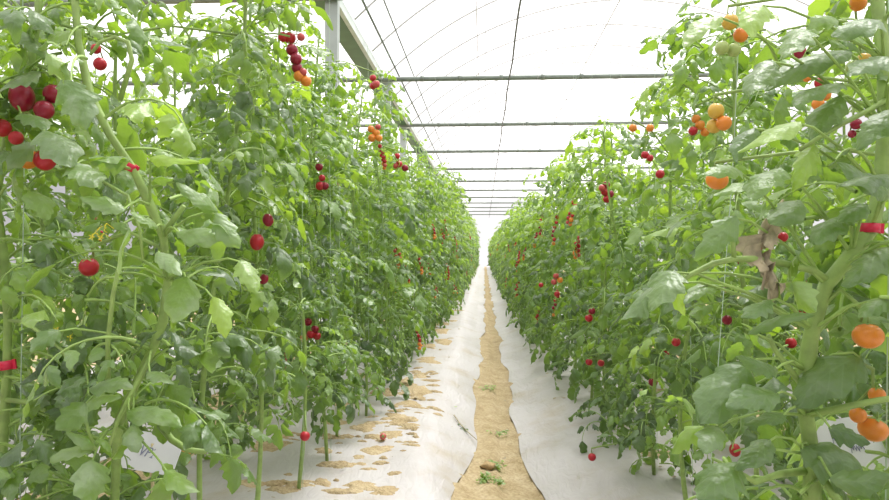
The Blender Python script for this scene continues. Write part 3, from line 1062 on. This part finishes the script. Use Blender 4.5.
branch(rootR, [(828, 281, .95), (812, 270, .94), (785, 264, .92), (755, 259, .90), (733, 259, .89), (712, 264, .88), (690, 275, .88), (672, 290, .88)], .0058, .003)
branch(rootR, [(734, 259, .89), (733, 245, .885), (732, 225, .88)], .0035, .0025)
branch(rootR, [(806, 415, .95), (822, 412, .93), (845, 407, .91), (880, 400, .90), (905, 397, .9)], .0055, .004)
branch(rootR, [(886, 100, .97), (865, 112, .94), (840, 125, .91), (815, 140, .90), (800, 150, .9)], .004, .0025)
branch(rootR, [(806, 390, .95), (790, 370, .93), (775, 350, .92), (768, 335, .92)], .0045, .003)
branch(rootR, [(812, 470, .96), (780, 474, .93), (755, 482, .91), (735, 470, .9), (712, 458, .9)], .006, .002)
branch(rootR, [(812, 460, .96), (822, 478, .93), (838, 500, .91), (850, 520, .9)], .006, .005)
branch(rootA, [(163, 236, 1.16), (172, 222, 1.14), (184, 206, 1.13)], .006, .004)
branch(rootA, [(108, 382, 1.1), (108, 340, 1.08), (113, 295, 1.07), (118, 270, 1.06)], .0042, .003)
branch(rootA, [(152, 350, 1.19), (138, 380, 1.14), (118, 420, 1.1), (110, 445, 1.08)], .004, .003)
branch(rootA, [(95, 450, 1.07), (88, 430, 1.07), (83, 405, 1.06)], .003, .002)
branch(rootA, [(120, 100, 1.14), (132, 60, 1.12), (128, 42, 1.11), (115, 37, 1.11), (100, 42, 1.11), (90, 55, 1.11)], .0045, .0025)
branch(rootA, [(160, 425, 1.3), (172, 440, 1.28), (188, 450, 1.26), (206, 452, 1.25)], .007, .005)
branch(rootA, [(100, 180, 1.14), (128, 196, 1.08), (140, 230, 1.07), (143, 260, 1.07)], .0028, .002)
branch(rootB, [(8, 320, 1.21), (25, 322, 1.15), (48, 338, 1.12), (62, 350, 1.12), (74, 372, 1.12)], .0035, .002)
branch(rootB, [(7, 400, 1.21), (25, 402, 1.19), (45, 410, 1.17)], .005, .004)

# withered leaf on the right plant
root, base, pts = rootR
mb = MB()
r = random.Random(9)
for i in range(9):
    V, Fc, U = leaflet_grid(8, 5, r, .3, .3, r.uniform(-2, 2.5), r.uniform(1, 2.5), .2)
    a = P(768 + r.uniform(-7, 7), 218 + i * 8, .90) - base
    mb.add((V * r.uniform(.025, .05)) @ frame((r.uniform(-.4, .4), r.uniform(-.3, .3), -1), (r.uniform(-1, 1), -1, .2)).T + a, Fc, U)
mb.tube([P(783, 200, .93) - base, P(772, 215, .91) - base, P(770, 250, .90) - base, P(762, 290, .90) - base], .002, 5)
o = mb.build('withered_leaf', M['dry'], root)
o['label'] = 'shrivelled grey brown dead leaf'
# flowers on the left plant
root, base, pts = rootA
for (px, py) in [(97, 232), (104, 228), (92, 237), (101, 238), (57, 330), (70, 338)]:
    mb = MB()
    c = P(px, py, 1.13) - base
    for k in range(5):
        a = 2 * PI * k / 5
        d = np.array([math.cos(a), -0.3, math.sin(a)])
        s = np.cross(d, np.array([0, 1, 0]))
        mb.add([c, c + d * .003 + s * .0012, c + d * .0065, c + d * .003 - s * .0012], [(0, 1, 2, 3)])
    mb.tube([c, c + np.array([0, .008, .008]), c + np.array([0.0, .03, .0])], .0008, 4)
    mb.build('flower', M['flower'], root)


# --- plant kinds for the rows
def kind_set(lod, n, seed, H, z0, step, extra, L):
    out = []
    for i in range(n):
        rng = random.Random(seed + i)
        pts = stem_path(rng, H * rng.uniform(0.96, 1.05))
        Hh = pts[-1][2]
        fm = make_foliage(rng, pts, Hh, z0 * rng.uniform(.8, 1.2), lod, step, extra, L[0], L[1])
        fo = fm.build('foliage', [M['leaf'], M['petiole']])
        so = make_stem(pts, .0085, .004, 7 if lod < 2 else 5).build('stem', M['stem'])
        out.append((fo.data, so.data, pts))
        bpy.data.objects.remove(fo); bpy.data.objects.remove(so)
    return out


KIND = {
    ('L', 1): kind_set(1, 5, 200, 2.03, 0.14, .038, 38, (.15, .25)), ('R', 1): kind_set(1, 5, 300, 1.60, 0.10, .038, 30, (.16, .27)),
    ('L', 2): kind_set(2, 5, 400, 2.05, 0.14, .036, 34, (.17, .27)), ('R', 2): kind_set(2, 5, 500, 1.62, 0.10, .036, 28, (.18, .29)),
}


def row_plant(side, x, y, lod, idx, label, group, unique=None, trusses=2):
    rng = random.Random(idx * 7 + (1 if side == 'L' else 2) + int(x * 100) * 13)
    z = bed_z(x, y)
    rz = rng.uniform(0, 6.28)
    if unique is not None:
        rz = 0
    root = empty('tomato_plant', (x, y, z), rz)
    tag(root, label, 'tomato plant', group)
    if unique is not None:
        H, z0, step, extra, L, lean = unique
        pts = stem_path(rng, H, lean, 0.05)
        base = np.array([x, y, z])
        fm = make_foliage(rng, pts, H, z0, 0 if y < 2.4 else 1, step, extra, L[0], L[1], lambda c, l: ok_near(c + base, l))
        fm.build('foliage', [M['leaf'], M['petiole']], root)
        make_stem(pts, .0078, .0042, 8).build('stem', M['stem'], root)
        s = 1.0
    else:
        fme, sme, pts = rng.choice(KIND[side, lod])
        link('foliage', fme, root); link('stem', sme, root)
        s = rng.uniform(0.94, 1.06)
        root.scale = (s, s, s)
        cr, sr = math.cos(rz) * s, math.sin(rz) * s
    wp = [np.array([x + (p[0] * (math.cos(rz) * s) - p[1] * (math.sin(rz) * s)), y + (p[0] * math.sin(rz) * s + p[1] * math.cos(rz) * s), z + p[2] * s]) for p in pts]
    for k in range(trusses):
        zz = rng.uniform(0.35, pts[-1][2] * 0.85)
        p = path_at(pts, zz)
        az = (0 if x < 0 else PI) + rng.uniform(-1.0, 1.0) - rz     # most fruit shows on the aisle side
        rad = np.array([math.cos(az), math.sin(az), 0])
        hang_truss(root, p + rad * rng.uniform(0.0, 0.09), az, rng.randrange(5), y < 6.5)
    return root, np.array([x, y, z]), wp


WORD = ['', 'first', 'second', 'third', 'fourth', 'fifth', 'sixth', 'seventh', 'eighth', 'ninth', 'tenth', 'eleventh', 'twelfth', 'thirteenth', 'fourteenth']
LY = [1.78, 2.22, 2.66, 3.05, 3.43]
RY = [1.45, 1.92, 2.42, 2.96, 3.40]
while LY[-1] < 46: LY.append(LY[-1] + 0.46 + (0.10 if LY[-1] > 20 else 0))
while RY[-1] < 46: RY.append(RY[-1] + 0.46 + (0.10 if RY[-1] > 20 else 0))
NEAR_LABEL_L = {1: 'tall tomato plant just behind the big bent stem, carrying two oval crimson tomatoes', 2: 'tall tomato plant topped by a long hanging truss of nine red and orange fruit',
                3: 'tomato plant whose bare green stem foot and single red fruit stand clear of the sheet', 4: 'left row tomato plant with two small red clusters, just behind the bare stem foot',
                5: 'left row tomato plant with its stem standing in spilled soil beside the fallen tomato'}
NEAR_LABEL_R = {1: 'right row tomato plant just behind the forked stem, with yellow and large orange fruit', 2: 'right row tomato plant with a small orange cluster, next behind the yellow fruited one',
                3: 'thin tomato plant with two lone red fruits, just in front of the low sprawling plant', 4: 'sprawling tomato plant with low leaves drooping over the right sheet and a tall sparse tip',
                5: 'right row tomato plant with small paired red fruits low down, behind the sprawling one'}
for side, ys, x0, names in (('L', LY, -0.72, NEAR_LABEL_L), ('R', RY, 0.78, NEAR_LABEL_R)):
    sn = 'left' if side == 'L' else 'right'
    for i, y in enumerate(ys, 1):
        rng = random.Random(i * 31 + (5 if side == 'L' else 9))
        x = (x0 * (1 - 0.20 * min(1, max(0, (y - 3) / 8))) if side == 'L' else x0 * (1 - 0.25 * min(1, max(0, (y - 1.6) / 5)))) + rng.uniform(-.05, .05)
        if i <= 5:
            lab, grp = names[i], 'plants of the %s aisle row' % sn
        elif i <= 12:
            lab, grp = '%s tomato plant along the %s aisle row, counted from the camera' % (WORD[i + (2 if side == 'L' else 1)], sn), 'plants of the %s aisle row' % sn
        else:
            lab, grp = 'distant tomato plant in the far stretch of the %s aisle row, merging into a hedge' % sn, 'distant plants of the %s aisle row' % sn
        uni = None
        if i <= 5:
            if side == 'L':
                uni = (1.92 + rng.uniform(-.05, .06), [.42, .42, .38, .26, .2][i - 1], .033, 64, (.13, .23), (rng.uniform(-.03, .05), 0))
            else:
                uni = ([1.72, 1.66, 1.62, 1.72, 1.6][i - 1], [0.5, .4, .3, 0.07, .07][i - 1], .033, 60, (.13, .24), (rng.uniform(-.05, .04), 0))
        lod = 1 if y < 8.5 else 2
        nt = 0 if i <= 5 else (1 if y < 16 else (1 if i % 3 == 0 else 0))
        got = row_plant(side, x, y, lod, i, lab, grp, uni, nt)
        if i <= 9:
            PLANTS[side].append(got)
# rows behind
for side, x0, ylist in (('L', -1.26, [1.5 + .38 * i for i in range(24)]), ('R', 1.30, [1.75 + .4 * i for i in range(22)]), ('L', -2.3, [2.7 + .4 * i for i in range(16)]), ('R', 2.4, [3.4 + .5 * i for i in range(12)])):
    far = abs(x0) > 2
    sn = 'left' if side == 'L' else 'right'
    for i, y in enumerate(ylist):
        lab = 'tomato plant in the %s row behind the %s aisle row, half hidden by leaves' % ('third' if far else 'second', sn)
        row_plant(side, x0 + RNG.uniform(-.05, .05), y, 1 if y < 4 else 2, i + 40, lab, '%s row plants on the %s' % ('third' if far else 'second', sn), None, 1 if i % 2 == 0 else 0)

# --- named fruit
for side, d, fr in FRUIT:
    c = P(fr[0][0], fr[0][1], d)
    cand = PLANTS[side]
    root, base, wp = min(cand, key=lambda t: min(np.linalg.norm((q - c) * np.array([.6, 1, .3])) for q in t[2]))
    if side == 'L' and fr[0][0] < 60:
        root, base, wp = rootB
    near = path_at(wp, c[2] + 0.03)
    inv = np.array((Matrix.Translation(root.location) @ root.rotation_euler.to_matrix().to_4x4() @ Matrix.Diagonal((*root.scale, 1))).inverted())
    tl = lambda p: (inv @ np.array([*p, 1.0]))[:3]
    sc = 1.0 / root.scale[0]
    rng = random.Random(int(fr[0][0] * 31 + fr[0][1]))
    W = []
    for (x, y, rr, col, e) in fr:
        W.append((P(x, y, d + rng.uniform(-.012, .012)), rr * d / F, col, e))
    top = max(W, key=lambda t: t[0][2])[0] + np.array([0, 0.01, 0.035])
    pts = [near, near * .5 + top * .5 + np.array([0, 0, .03]), top]
    rest = sorted(W, key=lambda t: -t[0][2])
    for w_ in rest:
        pts.append(w_[0] + np.array([0, w_[1] * .9, w_[1] * .9]))
    mb = MB()
    mb.tube([tl(p) for p in pts], [.0032 * sc] * 3 + [.002 * sc] * (len(pts) - 3), 6)
    t = mb.build('fruit_truss', M['stem'], root)
    for (p, rr, col, e) in W:
        add_tomato(t, tl(p), rr * sc, col, e, rng)

# ------------------------------------------------------------------ twines, clips, cards and small things
TW = [(22, 1.24, -0.74, 'pale twine beside the crimson fruited plant at the left picture edge'), ]
def twine(bot, top, label):
    mb = MB()
    n = 12
    mb.tube([np.asarray(bot) * (1 - i / n) + np.asarray(top) * (i / n) + np.array([.003 * math.sin(i * 2.1), 0, 0]) for i in range(n + 1)], .0010, 5)
    tag(mb.build('support_twine', M['twine']), label, 'twine', 'twines holding up plants')


q = P(20, 430, 1.2)
twine((q[0], q[1], bed_z(q[0], q[1])), (q[0], q[1] + .02, ZB - .046), 'pale twine hanging beside the low red clip at the left picture edge')
q = P(885, 300, .97)
twine((q[0], q[1], bed_z(q[0], q[1])), (q[0] + .05, q[1] + .06, ZB - .046), 'pale green twine passing behind the red clip on the thick forked stem')
q = P(752, 60, 1.4); q0 = P(694, 400, 1.4)
twine((q0[0], q0[1], bed_z(q0[0], q0[1])), (q[0] + .12, q[1] + .03, ZB - .046), 'slanting pale twine beside the yellow tomatoes near the top')
for i, side in [(i, s) for s in ('L', 'R') for i in range(3, 11)]:
    if i >= len(PLANTS[side]): continue
    root, base, wp = PLANTS[side][i]
    twine((base[0] + .015, base[1] + .01, base[2]), (base[0] + (-.0 if side == 'L' else 0.0), base[1] + .01, ZB - .046),
          'pale twine rising from the %s plant of the %s aisle row to the crop wire' % (WORD[i + 1], 'left' if side == 'L' else 'right'))


def clip(px, py, d, w, h, label, tilt=0.0):
    c = P(px, py, d)
    root = empty('plant_clip', tuple(c))
    tag(root, label, 'plant clip', 'red plant clips')
    R = Matrix.Rotation(tilt, 3, 'Y')
    # open ring round the stem
    mb = MB()
    n = 16
    V, Fc = [], []
    for i in range(n + 1):
        a = 0.5 + (2 * PI - 0.6) * i / n
        for (rr, z) in ((w * .5, -h / 2), (w * .5, h / 2), (w * .42, h / 2), (w * .42, -h / 2)):
            V.append(tuple(R @ Vector((rr * math.cos(a), rr * math.sin(a), z))))
    for i in range(n):
        for k in range(4):
            k2 = (k + 1) % 4
            Fc.append((i * 4 + k, i * 4 + k2, i * 4 + 4 + k2, i * 4 + 4 + k))
    mb.add(V, Fc); mb.build('ring', M['clip'], root)
    mb = MB()
    mb.box(tuple(R @ Vector((w * .58, -.001, 0))), (w * .2, w * .16, h * 1.08), np.array(R))
    mb.build('hinge_tab', M['clip'], root, False)


clip(131, 167, 1.15, .021, .013, 'red plastic clip on the bent pale stem of the large left plant', .5)
clip(7, 365, 1.21, .026, .016, 'red plastic clip low on the stem at the left picture edge', -.15)
clip(870, 228, .95, .026, .013, 'red plastic clip on the thick forked stem at the right', .05)
q = path_at(PLANTS['L'][2][2], CAMZ + 160 / F * 1.78)
c_ = proj(q)
clip(c_[0], c_[1], c_[2], .022, .012, 'dull red clip high on the plant behind the big bent stem', .2)


def card(px, py, d, w, h, lines, label, rz, tilt):
    c = P(px, py, d)
    gz = bed_z(c[0], c[1])
    root = empty('plant_label', (c[0], c[1], gz), rz)
    tag(root, label, 'plant label')
    hz = c[2] - gz
    rot = Matrix.Rotation(tilt, 3, 'X')
    mb = MB(); mb.box((0, 0, hz), (w, .002, h), np.array(rot)); mb.build('card', M['card'], root, False)
    mb = MB(); mb.tube([(0, .008, -0.03), (0, .008 , hz + h * .2)], .004, 6); mb.build('stake', M['stake'], root)
    for (x, z, size, txt) in lines:
        cu = bpy.data.curves.new('writing', 'FONT')
        cu.body = txt; cu.size = size; cu.extrude = .0002; cu.align_x = 'CENTER'; cu.align_y = 'CENTER'; cu.shear = 0.25
        cu.materials.append(M['ink'])
        tmp = bpy.data.objects.new('writing', cu)
        C.objects.link(tmp)
        me = bpy.data.meshes.new_from_object(tmp.evaluated_get(bpy.context.evaluated_depsgraph_get()))
        bpy.data.objects.remove(tmp)
        o = link('writing', me, root)
        o.location = tuple(Vector((0, 0, hz)) + rot @ Vector((x, -.0018, z)))
        o.rotation_euler = (PI / 2 + tilt, 0.1, 0)


card(150, 452, 1.62, .18, .09, [(-.006, -.002, .034, 'VP2')], 'white label card with faded writing low behind the big bent stem', -.35, -.5)


def scribble(parent_c):
    pass


card(853, 447, 1.42, .19, .12, [], 'white label card with faint scrawled writing below the big orange tomatoes', .5, -.45)
lab2 = [o for o in bpy.data.objects if o.name.startswith('plant_label')][-1]
# scrawled pen strokes on the second card
hz = P(853, 447, 1.42)[2] - lab2.location[2]
rot = Matrix.Rotation(-.45, 3, 'X')
for (x0, z0, n) in ((-.055, .022, 9), (-.012, -.002, 11)):
    mb = MB()
    pts = [Vector((0, 0, hz)) + rot @ Vector((x0 + .0042 * i, -.0018, z0 + .009 * (1 if i % 2 else -1) * (1 - .5 * ((i * 7) % 3) / 2))) for i in range(n)]
    mb.tube([tuple(p) for p in pts], .0009, 4)
    mb.build('writing', M['ink'], lab2)

# fallen tomato on the soil
d = F * (CAMZ - 0.02) / (437 - 252)
p = P(383, 436, d)
o = link('tomato', TOM['pink', 1.0]); o.location = (p[0], p[1], bed_z(p[0], p[1]) + .028); o.scale = (.017,) * 3; o.rotation_euler = (1.2, .4, 0)
tag(o, 'fallen red tomato lying on spilled soil beside the left plant row', 'tomato')

# weeds in the furrow
def weeds(px, py, n, hgt, spread, label):
    d = F * (CAMZ + .10) / (py - 252)
    p = P(px, py, d)
    rng = random.Random(int(px))
    root = empty('weed_tuft', (p[0], p[1], bed_z(p[0], p[1]) - .015))
    tag(root, label, 'weed')
    mb = MB(); ms = MB()
    for i in range(n):
        a = rng.uniform(0, 6.28); rr = rng.uniform(0, spread)
        b = np.array([rr * math.cos(a), rr * math.sin(a), 0])
        t = b + np.array([rng.uniform(-.02, .02), rng.uniform(-.02, .02), hgt * rng.uniform(.5, 1)])
        ms.tube([b, (b + t) / 2, t], .0008, 4)
        for k in range(3):
            a2 = rng.uniform(0, 6.28)
            put_leaflet(mb, 2, rng, b + (t - b) * (.3 + .3 * k), np.array([math.cos(a2), math.sin(a2), .4]), UP, rng.uniform(.015, .03), .7)
    mb.build('foliage', M['leaf'], root); ms.build('stem', M['petiole'], root)


weeds(491, 481, 26, .04, .07, 'largest green weed tuft in the soil furrow at the picture bottom')
weeds(497, 466, 12, .03, .04, 'small weed tuft just beyond the largest one in the furrow')
weeds(499, 434, 10, .025, .05, 'sparse weed sprigs midway along the furrow')
weeds(487, 390, 12, .04, .06, 'weed tuft at the furrow edge farthest from the camera')
weeds(450, 423 - 6, 0 + 1, .02, .02, 'tiny sprout on the left white sheet')

# clod and twig
d = F * (CAMZ + .09) / (465 - 252)
p = P(488, 464, d)
mb = MB(); rng = random.Random(4)
V, Fc = [], []
nu, nv = 12, 7
for j in range(nv + 1):
    th = PI * j / nv
    for k in range(nu):
        a = 2 * PI * k / nu
        q = 1 + .18 * math.sin(3 * a + j) + .1 * rng.uniform(-1, 1) * (0 < j < nv)
        V.append((.035 * q * math.sin(th) * math.cos(a), .03 * q * math.sin(th) * math.sin(a), .018 * math.cos(th) * (1 if j in (0, nv) else q)))
for j in range(nv):
    for k in range(nu):
        Fc.append((j * nu + k, (j + 1) * nu + k, (j + 1) * nu + (k + 1) % nu, j * nu + (k + 1) % nu))
mb.add(V, Fc)
o = mb.build('soil_clod', M['clod']); o.location = (p[0], p[1], bed_z(p[0], p[1]) + .0)
tag(o, 'flat brown clod of earth lying in the furrow behind the largest weeds', 'clod')
mb = MB()
pts = []
for (px, py) in [(454, 408), (460, 414), (467, 419), (477, 426)]:
    dd = F * (CAMZ - .01) / (py - 252)
    p = P(px, py, dd); pts.append((p[0], p[1], bed_z(p[0], p[1]) + .02))
root = empty('twig', pts[0])
tag(root, 'dry cut tomato twig lying on the left white sheet by the furrow', 'twig')
lp = [np.array(p) - np.array(pts[0]) for p in pts]
mb.tube(lp, [.004, .0035, .003, .002], 6); mb.build('shaft', M['dry'], root)
mb = MB()
for i in range(6):
    put_leaflet(mb, 2, rng, lp[1] * (1 - i / 6) + lp[2] * (i / 6), (rng.uniform(-1, 1), rng.uniform(-1, 1), .1), UP, .03, .15)
mb.build('foliage', M['leaf'], root)

# ------------------------------------------------------------------ light
w = bpy.data.worlds.new('world')
scene.world = w
w.use_nodes = True
nt = w.node_tree
nt.nodes.clear()
out = nt.nodes.new('ShaderNodeOutputWorld')
bg = nt.nodes.new('ShaderNodeBackground')
bg.inputs['Strength'].default_value = 1.45
# overcast sky, brighter overhead than at the horizon
tc = nt.nodes.new('ShaderNodeTexCoord')
sp = nt.nodes.new('ShaderNodeSeparateXYZ')
nt.links.new(tc.outputs['Generated'], sp.inputs[0])
rp = ramp(nt, [(0.0, (0.30, 0.295, 0.30)), (1.0, (1.0, 0.985, 1.0))])
nt.links.new(sp.outputs['Z'], rp.inputs['Fac'])
nt.links.new(rp.outputs['Color'], bg.inputs['Color'])
nt.links.new(bg.outputs[0], out.inputs['Surface'])

sun = bpy.data.lights.new('sun', 'SUN')
sun.energy = 8.8
sun.angle = math.radians(28)
sun.color = (1.0, 0.985, 0.95)
so = bpy.data.objects.new('sun', sun)
C.objects.link(so)
so.rotation_euler = (math.radians(-20), math.radians(14), 0)

vs = scene.view_settings
scene.display_settings.display_device = 'sRGB'
vs.view_transform = 'Standard'
vs.look = 'None'
vs.gamma = 1.0
vs.use_curve_mapping = False
vs.exposure = 0.03
scene.cycles.use_denoising = True
scene.cycles.max_bounces = 10
scene.cycles.transparent_max_bounces = 12
